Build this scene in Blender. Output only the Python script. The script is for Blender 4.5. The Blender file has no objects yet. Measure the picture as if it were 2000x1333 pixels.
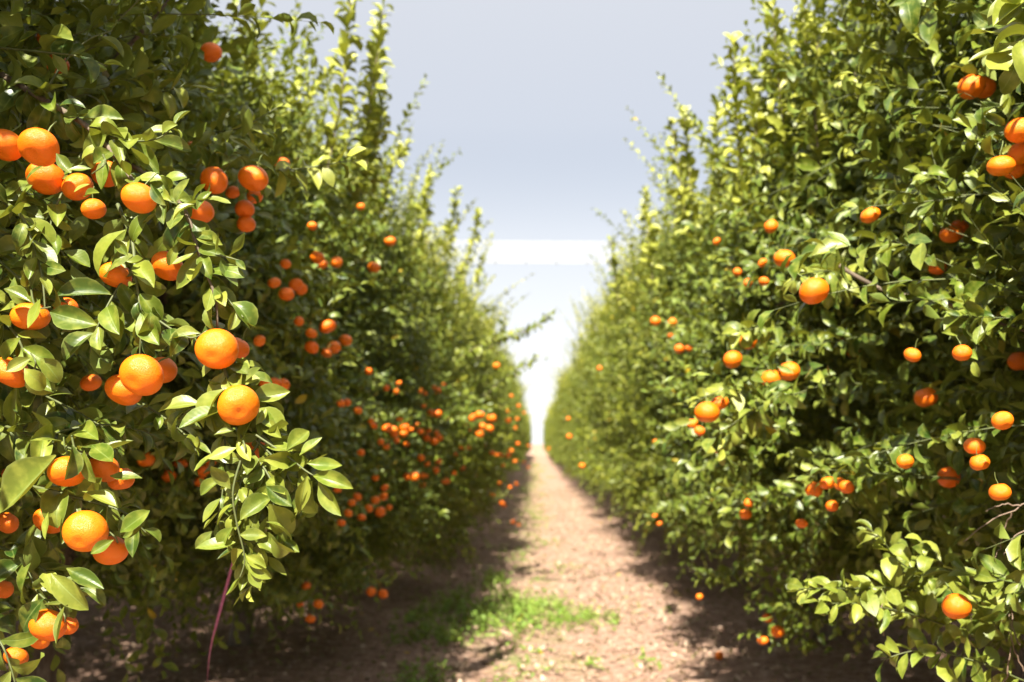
import bpy, math
import numpy as np
from mathutils import Matrix, Vector

# ------------------------------------------------------------------ camera, sky, sun
scene = bpy.context.scene
C = scene.collection
R = math.radians
EYE = 1.5
FPX = 1944.0                       # focal length in photo pixels (35 mm on 36 mm)
cam_d = bpy.data.cameras.new("camera"); cam = bpy.data.objects.new("camera", cam_d); C.objects.link(cam)
cam_d.lens = 35; cam_d.sensor_width = 36; cam_d.clip_start = 0.05; cam_d.clip_end = 3000
cam.location = (0, 0, EYE)
PITCH, YAW = math.atan(200 / FPX), math.atan(48 / FPX)
cam.rotation_euler = (R(90) + PITCH, 0, YAW)
cam_d.dof.use_dof = True; cam_d.dof.focus_distance = 1.55; cam_d.dof.aperture_fstop = 3.8
cam_d.dof.aperture_blades = 7
scene.camera = cam

SUN_EL, SUN_AZ = R(48), R(10)      # behind the camera, a little to the left
SUN = Vector((-math.sin(SUN_AZ) * math.cos(SUN_EL), -math.cos(SUN_AZ) * math.cos(SUN_EL), math.sin(SUN_EL)))
w = bpy.data.worlds.new("World"); scene.world = w; w.use_nodes = True
nt = w.node_tree; bg = nt.nodes["Background"]
sky = nt.nodes.new("ShaderNodeTexSky"); sky.sky_type = 'NISHITA'; sky.sun_disc = False
sky.sun_elevation = SUN_EL; sky.sun_rotation = math.atan2(SUN.x, SUN.y)
sky.air_density = 1.0; sky.dust_density = 1.2; sky.ozone_density = 1.0; sky.altitude = 200
hs = nt.nodes.new("ShaderNodeHueSaturation"); hs.inputs["Saturation"].default_value = 1.7; hs.inputs["Value"].default_value = 0.42
nt.links.new(sky.outputs[0], hs.inputs["Color"])            # thin milky winter haze: the blue is washed out,
tcw = nt.nodes.new("ShaderNodeTexCoord"); sp_ = nt.nodes.new("ShaderNodeSeparateXYZ"); nt.links.new(tcw.outputs["Generated"], sp_.inputs[0])
rp = nt.nodes.new("ShaderNodeValToRGB"); nt.links.new(sp_.outputs[2], rp.inputs[0])   # and the horizon is white
for e_, (p_, v_) in zip([rp.color_ramp.elements[0], rp.color_ramp.elements[1], rp.color_ramp.elements.new(.2), rp.color_ramp.elements.new(.32)], ((0, 1), (.60, 0), (.20, .68), (.31, .42))):
    e_.position = p_; e_.color = (v_, v_, v_, 1)
rp.color_ramp.interpolation = 'B_SPLINE'
mxw = nt.nodes.new("ShaderNodeMix"); mxw.data_type = 'RGBA'
nt.links.new(rp.outputs[0], mxw.inputs[0]); nt.links.new(hs.outputs[0], mxw.inputs[6]); mxw.inputs[7].default_value = (7.0, 7.0, 7.1, 1)
nt.links.new(mxw.outputs[2], bg.inputs[0]); bg.inputs[1].default_value = 0.052
sun_d = bpy.data.lights.new("sun", 'SUN'); sun = bpy.data.objects.new("sun", sun_d); C.objects.link(sun)
sun_d.energy = 5.0; sun_d.angle = R(0.5); sun_d.color = (1, 0.93, 0.80)
sun.rotation_euler = (-SUN).to_track_quat('-Z', 'Y').to_euler()
sun.location = (0, -5, 12)
vs = scene.view_settings
vs.view_transform = 'Standard'; vs.look = 'None'; vs.gamma = 1; vs.exposure = 1.72; vs.use_curve_mapping = False
cy = scene.cycles
cy.max_bounces = 7; cy.diffuse_bounces = 2; cy.glossy_bounces = 2; cy.transmission_bounces = 4
cy.transparent_max_bounces = 8; cy.use_denoising = True; cy.sample_clamp_indirect = 6

rng = np.random.default_rng(7)
CR = np.array(cam.rotation_euler.to_matrix())

def at(px, py, d):
    """pixel of the photograph + metres of depth -> world"""
    return CR @ np.array([(px - 1000) / FPX * d, -(py - 666.5) / FPX * d, -d]) + np.array([0, 0, EYE])

def to_px(P):
    q = (P - np.array([0, 0, EYE])) @ CR
    d = -q[:, 2]
    return 1000 + q[:, 0] / d * FPX, 666.5 - q[:, 1] / d * FPX, d

def nrm(v):
    return v / np.maximum(np.linalg.norm(v, axis=-1, keepdims=True), 1e-9)

# ------------------------------------------------------------------ object helpers
def tag(o, label=None, cat=None, group=None, kind=None):
    if label: o["label"] = label
    if cat: o["category"] = cat
    if group: o["group"] = group
    if kind: o["kind"] = kind
    return o

def link(name, me, parent=None):
    o = bpy.data.objects.new(name, me); C.objects.link(o)
    if parent is not None: o.parent = parent
    return o

def empty(name, loc):
    o = bpy.data.objects.new(name, None); C.objects.link(o); o.location = loc; o.empty_display_size = .3
    return o

def np_mesh(name, V, F, mat, smooth=True, uv=None, tint=None):
    """V (n,3), F (m,k) all same size; uv per vertex (n,2); tint per vertex (n,3)"""
    me = bpy.data.meshes.new(name)
    V = np.ascontiguousarray(V, np.float32); F = np.ascontiguousarray(F, np.int32)
    n, m, k = len(V), len(F), F.shape[1]
    me.vertices.add(n); me.vertices.foreach_set("co", V.ravel())
    me.loops.add(m * k); me.loops.foreach_set("vertex_index", F.ravel())
    me.polygons.add(m)
    me.polygons.foreach_set("loop_start", np.arange(0, m * k, k, dtype=np.int32))
    me.polygons.foreach_set("loop_total", np.full(m, k, np.int32))
    me.polygons.foreach_set("use_smooth", np.full(m, smooth))
    if uv is not None:
        a = me.attributes.new("leaf_uv", 'FLOAT_VECTOR', 'POINT')
        a.data.foreach_set("vector", np.ascontiguousarray(np.c_[uv, np.zeros(n)], np.float32).ravel())
    if tint is not None:
        a = me.attributes.new("tint", 'FLOAT_VECTOR', 'POINT')
        a.data.foreach_set("vector", np.ascontiguousarray(tint, np.float32).ravel())
    me.materials.append(mat)
    me.update(calc_edges=True)
    return me

# ------------------------------------------------------------------ materials
class N:
    def __init__(s, name):
        s.m = bpy.data.materials.new(name); s.m.use_nodes = True
        s.t = s.m.node_tree; s.t.nodes.clear()
        s.out = s.n("OutputMaterial")
    def n(s, kind, **kw):
        x = s.t.nodes.new("ShaderNode" + kind)
        for k, v in kw.items():
            if k in x.inputs.keys() if isinstance(k, str) else False: pass
            setattr(x, k, v)
        return x
    def l(s, a, b): s.t.links.new(a, b)
    def ramp(s, src, stops, interp='LINEAR'):
        r = s.n("ValToRGB"); r.color_ramp.interpolation = interp
        e = r.color_ramp.elements
        while len(e) < len(stops): e.new(0.5)
        for q, (p, c) in zip(e, stops):
            q.position = p; q.color = (*c, 1) if len(c) == 3 else c
        s.l(src, r.inputs[0]); return r.outputs[0]
    def mix(s, f, a, b, mode='MIX'):
        x = s.n("Mix"); x.data_type = 'RGBA'; x.blend_type = mode
        for i, v in ((0, f), (6, a), (7, b)):
            if hasattr(v, "is_linked") or hasattr(v, "links"): s.l(v, x.inputs[i])
            else: x.inputs[i].default_value = v if i == 0 else (*v, 1)
        return x.outputs[2]
    def math(s, op, a, b=0.0, clamp=False):
        x = s.n("Math"); x.operation = op; x.use_clamp = clamp
        for i, v in ((0, a), (1, b)):
            if hasattr(v, "links"): s.l(v, x.inputs[i])
            else: x.inputs[i].default_value = v
        return x.outputs[0]
    def noise(s, scale, detail=3, coord=None, rough=.5):
        x = s.n("TexNoise"); x.inputs["Scale"].default_value = scale; x.inputs["Detail"].default_value = detail
        x.inputs["Roughness"].default_value = rough
        if coord is not None: s.l(coord, x.inputs["Vector"])
        return x.outputs["Fac"]
    def bump(s, h, strength, dist):
        x = s.n("Bump"); x.inputs["Strength"].default_value = strength; x.inputs["Distance"].default_value = dist
        s.l(h, x.inputs["Height"]); return x.outputs[0]

def leaf_material(name, dark, mid, young, trans=.17, rough=.41, yellow=(0.42, 0.30, 0.02), veins=True):
    k = N(name)
    at_ = k.n("Attribute"); at_.attribute_name = "tint"
    sep = k.n("SeparateXYZ"); k.l(at_.outputs["Vector"], sep.inputs[0])
    uv = k.n("Attribute"); uv.attribute_name = "leaf_uv"
    su = k.n("SeparateXYZ"); k.l(uv.outputs["Vector"], su.inputs[0])
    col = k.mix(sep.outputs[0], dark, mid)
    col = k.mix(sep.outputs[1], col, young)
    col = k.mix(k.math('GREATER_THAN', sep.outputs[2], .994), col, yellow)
    geo = k.n("NewGeometry")
    tc = k.n("TexCoord")
    blot = k.noise(55, 3, tc.outputs["Object"])
    col = k.mix(k.math('MULTIPLY', k.math('SUBTRACT', blot, .45, True), 1.2), col, young)
    absx = k.math('ABSOLUTE', su.outputs[1])
    h = None
    if veins:
        rib = k.math('SUBTRACT', 1.0, k.math('MULTIPLY', absx, 11.0), True)          # the midrib
        v = k.n("TexWave"); v.bands_direction = 'X'
        comb = k.n("CombineXYZ")
        k.l(k.math('SUBTRACT', k.math('MULTIPLY', su.outputs[0], 1.0), k.math('MULTIPLY', absx, .22)), comb.inputs[0])
        k.l(comb.outputs[0], v.inputs["Vector"]); v.inputs["Scale"].default_value = 3.0; v.inputs["Distortion"].default_value = 0.6
        col = k.mix(k.math('MULTIPLY', rib, .55), col, (0.22, 0.28, 0.08))
        edge = k.math('MULTIPLY', k.math('SUBTRACT', absx, .88, True), 3.0)
        col = k.mix(edge, col, (0.25, 0.30, 0.10))
        h = k.math('ADD', k.math('MULTIPLY', rib, -.8), k.math('MULTIPLY', v.outputs["Fac"], .12))
        h = k.math('ADD', h, k.math('MULTIPLY', blot, .6))
    under = k.mix(.55, col, (0.16, 0.22, 0.035))
    col2 = k.mix(geo.outputs["Backfacing"], col, under)
    p = k.n("BsdfPrincipled"); k.l(col2, p.inputs["Base Color"])
    k.l(k.math('ADD', k.math('MULTIPLY', geo.outputs["Backfacing"], .25), k.math('MULTIPLY_ADD' if False else 'ADD', rough, k.math('MULTIPLY', k.math('SUBTRACT', blot, .5), .35))), p.inputs["Roughness"])
    p.inputs["Specular IOR Level"].default_value = .38
    tr = k.n("BsdfTranslucent"); k.l(k.mix(.75, col2, (0.40, 0.42, 0.03)), tr.inputs[0])
    if h is not None:
        b = k.bump(h, .30, .0013); k.l(b, p.inputs["Normal"])
    ms = k.n("MixShader"); ms.inputs[0].default_value = trans
    k.l(p.outputs[0], ms.inputs[1]); k.l(tr.outputs[0], ms.inputs[2]); k.l(ms.outputs[0], k.out.inputs[0])
    return k.m

M_LEAF = leaf_material("mandarin leaf", (0.020, 0.054, 0.007), (0.108, 0.158, 0.014), (0.44, 0.45, 0.070))
M_LEAF_FAR = leaf_material("mandarin leaf far", (0.020, 0.050, 0.006), (0.128, 0.165, 0.010), (0.52, 0.50, 0.055), veins=False)
M_WEED = leaf_material("weed leaf", (0.08, 0.17, 0.02), (0.18, 0.33, 0.04), (0.34, 0.44, 0.08), trans=.3, rough=.5, veins=False)
M_LITTER = leaf_material("dry leaf", (0.16, 0.085, 0.045), (0.38, 0.25, 0.16), (0.54, 0.41, 0.30), trans=.05, rough=.7, yellow=(.5, .33, .04), veins=False)

def bark_material():
    k = N("bark"); tc = k.n("TexCoord")
    mp = k.n("Mapping"); mp.inputs["Scale"].default_value = (1, 1, .25); k.l(tc.outputs["Object"], mp.inputs[0])
    a = k.noise(40, 6, mp.outputs[0], .7)
    col = k.ramp(a, [(.3, (.06, .045, .03)), (.55, (.17, .13, .09)), (.75, (.28, .24, .18))])
    p = k.n("BsdfPrincipled"); k.l(col, p.inputs["Base Color"]); p.inputs["Roughness"].default_value = .85
    k.l(k.bump(a, .7, .01), p.inputs["Normal"]); k.l(p.outputs[0], k.out.inputs[0]); return k.m
M_BARK = bark_material()

def twig_material(name, c1, c2):
    k = N(name); tc = k.n("TexCoord"); a = k.noise(90, 3, tc.outputs["Object"])
    p = k.n("BsdfPrincipled"); k.l(k.mix(a, c1, c2), p.inputs["Base Color"]); p.inputs["Roughness"].default_value = .6
    k.l(k.bump(a, .4, .001), p.inputs["Normal"]); k.l(p.outputs[0], k.out.inputs[0]); return k.m
M_TWIG = twig_material("green twig", (.05, .075, .018), (.13, .14, .05))
M_DEAD = twig_material("dead twig", (.12, .075, .05), (.24, .17, .12))
M_CALYX = twig_material("calyx", (.07, .11, .02), (.20, .24, .07))

def peel_material():
    k = N("mandarin peel"); tc = k.n("TexCoord"); oi = k.n("ObjectInfo")
    big = k.noise(14, 2, tc.outputs["Object"])
    col = k.mix(k.math('MULTIPLY', oi.outputs["Random"], .9), (.87, .148, .003), (.88, .200, .004))
    col = k.mix(k.math('MULTIPLY', big, .5), col, (.90, .25, .010))
    spots = k.noise(160, 2, tc.outputs["Object"])
    col = k.mix(k.math('MULTIPLY', k.math('GREATER_THAN', spots, .74), .5), col, (.35, .16, .03))
    v = k.n("TexVoronoi"); v.inputs["Scale"].default_value = 800; k.l(tc.outputs["Object"], v.inputs["Vector"])
    lump = k.noise(75, 2, tc.outputs["Object"])
    h = k.math('ADD', v.outputs["Distance"], k.math('MULTIPLY', lump, 2.2))
    p = k.n("BsdfPrincipled"); k.l(col, p.inputs["Base Color"]); p.inputs["Roughness"].default_value = .36
    p.inputs["Specular IOR Level"].default_value = .45
    p.inputs["Subsurface Weight"].default_value = .15; p.inputs["Subsurface Radius"].default_value = (.012, .005, .001)
    p.inputs["Subsurface Scale"].default_value = .6
    k.l(k.bump(h, .52, .0012), p.inputs["Normal"]); k.l(p.outputs[0], k.out.inputs[0]); return k.m
M_PEEL = peel_material()

def ground_material():
    k = N("orchard soil"); tc = k.n("TexCoord"); co = tc.outputs["Object"]
    a = k.noise(.9, 5, co, .6); b = k.noise(14, 5, co, .65); c = k.noise(70, 4, co, .7)
    col = k.ramp(b, [(.34, (.12, .066, .042)), (.5, (.32, .195, .14)), (.66, (.54, .39, .30))])
    col = k.mix(k.math('MULTIPLY', a, .55), col, (.33, .205, .15))
    col = k.mix(k.math('MULTIPLY', k.math('SUBTRACT', c, .52, True), 3.2), col, (.60, .47, .36))
    col = k.mix(k.math('MULTIPLY', k.math('SUBTRACT', .44, c, True), 4.0), col, (.10, .06, .038))
    sx = k.n("SeparateXYZ"); k.l(co, sx.inputs[0])
    # thin green cover growing along the middle of the alley
    mid = k.math('SUBTRACT', 1.0, k.math('MULTIPLY', k.math('ABSOLUTE', k.math('ADD', sx.outputs[0], .15)), 1.5), True)
    green = k.math('MULTIPLY', mid, k.math('MULTIPLY', k.math('SUBTRACT', k.noise(2.2, 4, co), .47, True), 4.5), True)
    col = k.mix(k.math('MULTIPLY', green, .8), col, (.17, .21, .06))
    p = k.n("BsdfPrincipled"); k.l(col, p.inputs["Base Color"]); p.inputs["Roughness"].default_value = .95
    p.inputs["Specular IOR Level"].default_value = .15
    k.l(k.bump(k.math('ADD', k.math('MULTIPLY', b, 1.0), k.math('MULTIPLY', c, .5)), .9, .03), p.inputs["Normal"])
    k.l(p.outputs[0], k.out.inputs[0]); return k.m
M_GROUND = ground_material()

def stone_material():
    k = N("clods"); oi = k.n("TexCoord"); a = k.noise(6, 4, oi.outputs["Object"], .7)
    p = k.n("BsdfPrincipled"); k.l(k.ramp(a, [(.3, (.24, .14, .09)), (.7, (.48, .36, .27))]), p.inputs["Base Color"])
    p.inputs["Roughness"].default_value = .9; k.l(p.outputs[0], k.out.inputs[0]); return k.m
M_STONE = stone_material()

def net_material():
    k = N("white netting"); tc = k.n("TexCoord")
    d = k.n("BsdfDiffuse"); d.inputs[0].default_value = (.85, .85, .85, 1)
    t = k.n("BsdfTranslucent"); t.inputs[0].default_value = (.88, .88, .88, 1)
    m = k.n("MixShader"); m.inputs[0].default_value = .75; k.l(d.outputs[0], m.inputs[1]); k.l(t.outputs[0], m.inputs[2])
    tr = k.n("BsdfTransparent"); m2 = k.n("MixShader")
    k.l(k.math('ADD', .86, k.math('MULTIPLY', k.noise(1.2, 2, tc.outputs["Object"]), .12)), m2.inputs[0])
    k.l(m.outputs[0], m2.inputs[1]); k.l(tr.outputs[0], m2.inputs[2]); k.l(m2.outputs[0], k.out.inputs[0]); return k.m
M_NET = net_material()

def plain(name, c, rough=.5):
    k = N(name); tc = k.n("TexCoord"); a = k.noise(20, 3, tc.outputs["Object"])
    p = k.n("BsdfPrincipled"); k.l(k.mix(a, tuple(x * .85 for x in c), c), p.inputs["Base Color"]); p.inputs["Roughness"].default_value = rough
    k.l(p.outputs[0], k.out.inputs[0]); return k.m
M_PINK = plain("pink tape", (.55, .16, .28), .4)
M_STEEL = plain("cable steel", (.5, .5, .5), .4)

# ------------------------------------------------------------------ leaves, shoots, tubes
class Leaves:
    def __init__(s): s.c = []
    def add(s, P, D, U, L, W, tint, curl=None, fold=None):
        n = len(P)
        if n == 0: return
        if curl is None: curl = rng.normal(.45, .35, n)
        if fold is None: fold = rng.uniform(.1, .85, n)
        s.c.append([np.asarray(x, float) for x in (P, D, U, L, W, tint, curl, fold)])
    def cat(s):
        return [np.concatenate([c[i] for c in s.c]) for i in range(8)]
    def filt(s, keep):
        a = s.cat(); k = keep(a[0] + a[1] * a[3][:, None] * .5)
        s.c = [[x[k] for x in a]]
    def mesh(s, name, mat, T=6, wide=1, org=(0, 0, 0)):
        P, D, U, L, W, tint, curl, fold = s.cat()
        n = len(P); P = P - np.array(org)
        D = nrm(D); U = nrm(U - (U * D).sum(1, keepdims=True) * D); S = np.cross(D, U)
        ts = np.linspace(0, 1, T); ss = np.linspace(-1, 1, 2 * wide + 1)
        prof = np.sin(np.pi * np.clip((ts - .06) / .94, 0, 1) ** .90) ** .80
        prof = np.maximum(prof, .05 * (ts < .9)); prof[-1] = 0.02
        V = np.zeros((n, T, len(ss), 3))
        ph = rng.uniform(0, 6.28, n); amp = rng.uniform(0, .10, n); tw = rng.normal(0, .45, n)
        along = np.zeros(n); down = np.zeros(n); dt = 1 / (T - 1)
        for i, t in enumerate(ts):
            if i:
                ang = curl * (t - dt / 2) * 2
                along = along + np.cos(ang) * dt; down = down - np.sin(ang) * dt
            c_ = np.cos(curl * t * 2); s_ = np.sin(curl * t * 2)
            Ti = D * c_[:, None] - U * s_[:, None]; Ui = U * c_[:, None] + D * s_[:, None]
            a = tw * t
            Si = S * np.cos(a)[:, None] + Ui * np.sin(a)[:, None]
            ctr = P + D * (along * L)[:, None] + U * (down * L)[:, None]
            for j, q in enumerate(ss):
                off = q * W * .5 * prof[i]
                lift = (abs(q) ** 1.5) * W * .5 * prof[i] * fold + abs(q) * W * amp * prof[i] * np.sin(7 * t + ph + 2 * q)
                V[:, i, j] = ctr + Si * off[:, None] + Ui * lift[:, None]
        m = len(ss)
        idx = np.arange(T * m).reshape(T, m)
        f = np.stack([idx[:-1, :-1], idx[:-1, 1:], idx[1:, 1:], idx[1:, :-1]], -1).reshape(-1, 4)
        F = (f[None] + (np.arange(n) * T * m)[:, None, None]).reshape(-1, 4)
        uv = np.stack(np.meshgrid(ts, ss, indexing='ij'), -1).reshape(-1, 2)
        return np_mesh(name, V.reshape(-1, 3), F, mat, True, np.tile(uv, (n, 1)), np.repeat(tint, T * m, 0))

class Twigs:
    def __init__(s): s.V = []; s.F = []; s.n = 0; s.raw = []
    def add(s, P, r, k=3):
        """P (N,M,3) centre lines, r (N,M) radii"""
        Nn, M = P.shape[:2]
        if Nn == 0: return
        s.raw.append((P, r, k))
        T = nrm(np.gradient(P, axis=1)); ref = np.array([.31, .22, .92]) + np.zeros_like(T)
        A = nrm(np.cross(T, ref)); B = np.cross(T, A)
        th = np.arange(k) * 2 * np.pi / k
        V = P[:, :, None] + r[:, :, None, None] * (A[:, :, None] * np.cos(th)[:, None] + B[:, :, None] * np.sin(th)[:, None])
        idx = np.arange(M * k).reshape(M, k); nx = np.roll(idx, -1, 1)
        f = np.stack([idx[:-1], nx[:-1], nx[1:], idx[1:]], -1).reshape(-1, 4)
        s.V.append(V.reshape(-1, 3)); s.F.append((f[None] + (np.arange(Nn) * M * k)[:, None, None] + s.n).reshape(-1, 4)); s.n += Nn * M * k
    def filt(s, keep):
        """drop whole stems of which the middle or the end fails the test"""
        raw = s.raw; s.V, s.F, s.n, s.raw = [], [], 0, []
        for P, r, k in raw:
            m = keep(P[:, -1]) & keep(P[:, P.shape[1] // 2]) & keep(P[:, 1]); s.add(P[m], r[m], k)
    def mesh(s, name, mat, org=(0, 0, 0)):
        return np_mesh(name, np.concatenate(s.V) - np.array(org), np.concatenate(s.F), mat)

def smooth_path(pts, m=24):
    p = np.array(pts, float); n = len(p)
    t = np.linspace(0, n - 1, m); i = np.minimum(t.astype(int), n - 2); u = (t - i)[:, None]
    g = lambda k: p[np.clip(k, 0, n - 1)]
    a, b, c, d = g(i - 1), g(i), g(i + 1), g(i + 2)
    return .5 * (2 * b + (c - a) * u + (2 * a - 5 * b + 4 * c - d) * u ** 2 + (3 * b - a - 3 * c + d) * u ** 3)

def shoots(lv, tw, B, d, Ls, bend, youth, leaf=.062, sp=.019, spread=.9, rtw=.0016, bright=None):
    """leafy shoots: B base (N,3), d direction, Ls length, bend (N,3)"""
    n = len(B); d = nrm(d)
    cnt = np.maximum((Ls / sp).astype(int), 3)
    i = np.repeat(np.arange(n), cnt); k = np.arange(len(i)) - np.repeat(np.cumsum(cnt) - cnt, cnt)
    t = (k + 1) / cnt[i]
    pos = B[i] + Ls[i, None] * (d[i] * t[:, None] + bend[i] * (t ** 2)[:, None] * .5)
    tan = nrm(d[i] + bend[i] * t[:, None])
    ref = nrm(np.cross(tan, np.array([.2, .37, .9]))); r2 = np.cross(tan, ref)
    ang = k * 2.4 + rng.uniform(0, 6.28, n)[i] + rng.normal(0, .3, len(i))
    rad = ref * np.cos(ang)[:, None] + r2 * np.sin(ang)[:, None]
    el = rng.normal(spread, .22, len(i)) * (1 - .45 * t ** 3)
    D = tan * np.cos(el)[:, None] + rad * np.sin(el)[:, None]
    D[:, 2] += rng.normal(0.02, .12, len(i))
    U = tan * 1.0 + np.array([0, -.15, .75]) + rng.normal(0, .28, (len(i), 3))
    L = leaf * rng.uniform(.6, 1.25, len(i)) * (1 - .35 * t ** 4); W = L * rng.uniform(.36, .52, len(i))
    br = (rng.uniform(0, 1, n) if bright is None else bright)[i]
    tint = np.c_[np.clip(br * .6 + rng.uniform(-.1, .5, len(i)), 0, 1), np.clip(youth[i] * (.35 + .65 * t) + rng.normal(0, .08, len(i)), 0, 1), rng.uniform(0, 1, len(i))]
    lv.add(pos, D, U, L, W, tint)
    tt = np.linspace(0, 1, 5)
    Pc = B[:, None] + Ls[:, None, None] * (d[:, None] * tt[None, :, None] + bend[:, None] * (tt ** 2)[None, :, None] * .5)
    tw.add(Pc, np.outer(np.full(n, rtw), 1.3 - tt))

# ------------------------------------------------------------------ crowns
def crown(lv, tw, ctr, hx, hy, z0, z1, n_side, n_top, leaf=.062, sp=.02, lumps=None, top_len=(.35, .95), dens_fn=None, aisle=0):
    cx, cy_ = ctr
    def lump(p):
        return (np.sin(p[:, 1] * 2.1 + p[:, 2] * 1.3 + lumps) + np.sin(p[:, 1] * 4.3 - p[:, 2] * 3.1 + lumps * 2.3) * .6 + np.sin(p[:, 0] * 3.7 + p[:, 2] * 5.3 + lumps * 1.7 + p[:, 1] * 2) * .4) * .155
    n = n_side
    th = rng.uniform(0, 2 * np.pi, n)
    if aisle:                                    # more shoots on the side that faces the alley
        m = rng.uniform(0, 1, n) < .55
        th[m] = rng.uniform(-1.35, 1.35, m.sum()) + (0 if aisle > 0 else np.pi)
    z = z0 + (z1 - z0) * rng.uniform(0, 1, n) ** .95
    c, s = np.cos(th), np.sin(th)
    r = (np.abs(c) ** 2.5 + np.abs(s) ** 2.5) ** (-1 / 2.5)
    u = (z - z0) / (z1 - z0)
    prof = 1 - .38 * np.clip((u - .60) / .40, 0, 1) ** 2 - .22 * np.clip((.16 - u) / .16, 0, 1) ** 1.5
    rho = 1 - .55 * rng.uniform(0, 1, n) ** 1.8
    P = np.c_[cx + c * r * hx * rho * prof, cy_ + s * r * hy * rho * prof, z]
    out = nrm(np.c_[c * hy, s * hx, np.zeros(n)])
    P += out * (lump(P) * (rho > .6))[:, None] - out * .22
    zd = np.where(u < .3, -.5 + u * 1.5, .1 + (u - .3) * 1.9) + rng.normal(0, .35, n)
    d = nrm(out * rng.uniform(.5, 1.2, n)[:, None] + np.c_[np.zeros(n), np.zeros(n), zd] + rng.normal(0, .38, (n, 3)))
    Ls = rng.uniform(.16, .40, n) * (1 + .25 * (u > .7))
    bend = np.c_[rng.normal(0, .15, (n, 2)), rng.normal(.25, .3, n) - .9 * (u < .3)]
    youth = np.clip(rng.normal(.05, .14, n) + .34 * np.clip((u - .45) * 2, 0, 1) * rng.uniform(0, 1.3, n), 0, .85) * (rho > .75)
    shoots(lv, tw, P, d, Ls, bend, youth, leaf, sp)
    n = 420                                       # inner shoots below the top, added for shade: they close the crown from above
    P = np.c_[cx + rng.uniform(-.9, .9, n) * hx, cy_ + rng.uniform(-1, 1, n) * hy, rng.uniform(z0 + .55 * (z1 - z0), z1 - .25, n)]
    shoots(lv, tw, P, rng.normal(0, 1, (n, 3)) * np.array([1, 1, .5]), rng.uniform(.25, .45, n), rng.normal(0, .2, (n, 3)), np.zeros(n), leaf * 1.2, .032)
    n = n_top
    P = np.c_[cx + rng.uniform(-1, 1, n) * hx * .86, cy_ + rng.uniform(-1, 1, n) * hy * .98, z1 - .35 + rng.uniform(-.25, .15, n)]
    Ls = rng.uniform(top_len[0], top_len[1], n) * np.where(rng.uniform(0, 1, n) < .08, 1.15, 1)
    d = np.c_[rng.normal(0, .27, (n, 2)) + (P[:, :2] - np.array([cx, cy_])) * .12, np.ones(n)]
    shoots(lv, tw, P, d, Ls, np.c_[rng.normal(0, .32, (n, 2)), np.full(n, .1)], np.clip(rng.normal(.52, .22, n), 0, 1), leaf * .95, sp * .85, .78)

def trunk_parts(parent, org, h0, h1, hx, hy, nb=6, seed=0):
    g = np.random.default_rng(seed)
    tw = Twigs(); p = smooth_path([(0, 0, -.05), (.03, .02, h0 * .5), (0, -.03, h0)], 8)
    tw.add(p[None], (np.array([.10, .085, .078, .075, .073, .072, .074, .078]))[None], 10)
    link("trunk", tw.mesh("trunk", M_BARK), parent)
    for i in range(nb):
        a = i * 2.4 + g.uniform(0, .6); e = np.array([np.cos(a) * hx * .6, np.sin(a) * hy * .6, h1 - .25 - g.uniform(0, .7)])
        m1 = np.array([e[0] * .35 + g.normal(0, .05), e[1] * .35 + g.normal(0, .05), h0 + (h1 - h0) * .35])
        m2 = np.array([e[0] * .75 + g.normal(0, .07), e[1] * .75, h0 + (h1 - h0) * .68])
        p = smooth_path([(0, 0, h0 - .04), m1, m2, e], 12)
        tw = Twigs(); tw.add(p[None], np.linspace(.048, .008, 12)[None], 7)
        for j in range(5):                       # side limbs of this branch
            q0 = p[3 + j * 2 if 3 + j * 2 < 12 else 10]; v = nrm(np.array([np.cos(a) * .6, np.sin(a) * .6, g.uniform(-.2, .8)]) + g.normal(0, .6, 3))
            q = smooth_path([q0, q0 + v * .3 + g.normal(0, .03, 3), q0 + v * .45 + np.array([0, 0, .05])], 7)
            tw.add(q[None], np.linspace(.016, .004, 7)[None], 5)
        link("branch", tw.mesh("branch", M_BARK), parent)

# ------------------------------------------------------------------ fruit lists (photo pixel x, y, radius[, depth])
FRUIT = []   # (px, py, r, depth, label or None, group, cluster phrase)
def one(px, py, r, label, depth=None): FRUIT.append(dict(p=(px, py), r=r, d=depth, label=label))
ORD = ["leftmost", "second from left", "third from left", "fourth from left", "fifth from left", "sixth from left", "seventh from left", "eighth from left", "ninth from left"]
ORDV = ["topmost", "second from top", "third from top", "fourth from top", "fifth from top", "sixth from top", "seventh from top", "eighth from top"]
def cluster(phrase, items, vertical=False):
    items = sorted(items, key=lambda q: q[1] if vertical else q[0])
    names = ORDV if vertical else ORD
    if len(items) == 2: names = ["upper", "lower"] if vertical else ["left", "right"]
    for k, q in enumerate(items):
        last = k == len(items) - 1 and len(items) > 2
        nm = ("lowest" if vertical else "rightmost") if last else names[k]
        FRUIT.append(dict(p=q[:2], r=q[2], d=q[3] if len(q) > 3 else None, label="%s of the %s" % (nm, phrase)))

# --- the sharp fruit on the near left tree
cluster("two big mandarins touching at the left edge, above the bulging middle", [(10, 284, 35, 1.60), (76, 288, 40, 1.54)])
one(90, 348, 36, "mandarin with leaves across its top, just below the big touching pair", 1.62)
one(152, 366, 30, "mandarin half sunlit behind a folded leaf, left of the pale round one", 1.62)
one(207, 340, 27, "shaded mandarin behind leaves between the big pair and the hanging branch", 1.74)
one(272, 388, 34, "pale sunlit mandarin hanging at the tip of the thick sloping branch", 1.50)
one(183, 409, 24, "small mandarin directly below left of the pale sunlit one", 1.58)
cluster("two mandarins level with each other halfway down the near tree", [(226, 538, 31, 1.58), (327, 520, 32, 1.56)])
one(60, 619, 37, "mandarin crossed by a dangling leaf near the left edge at mid height", 1.55)
one(130, 602, 24, "shaded mandarin tucked right behind the one crossed by a leaf", 1.70)
one(22, 728, 38, "mandarin at the left edge beside a pale crumpled leaf", 1.55)
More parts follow.
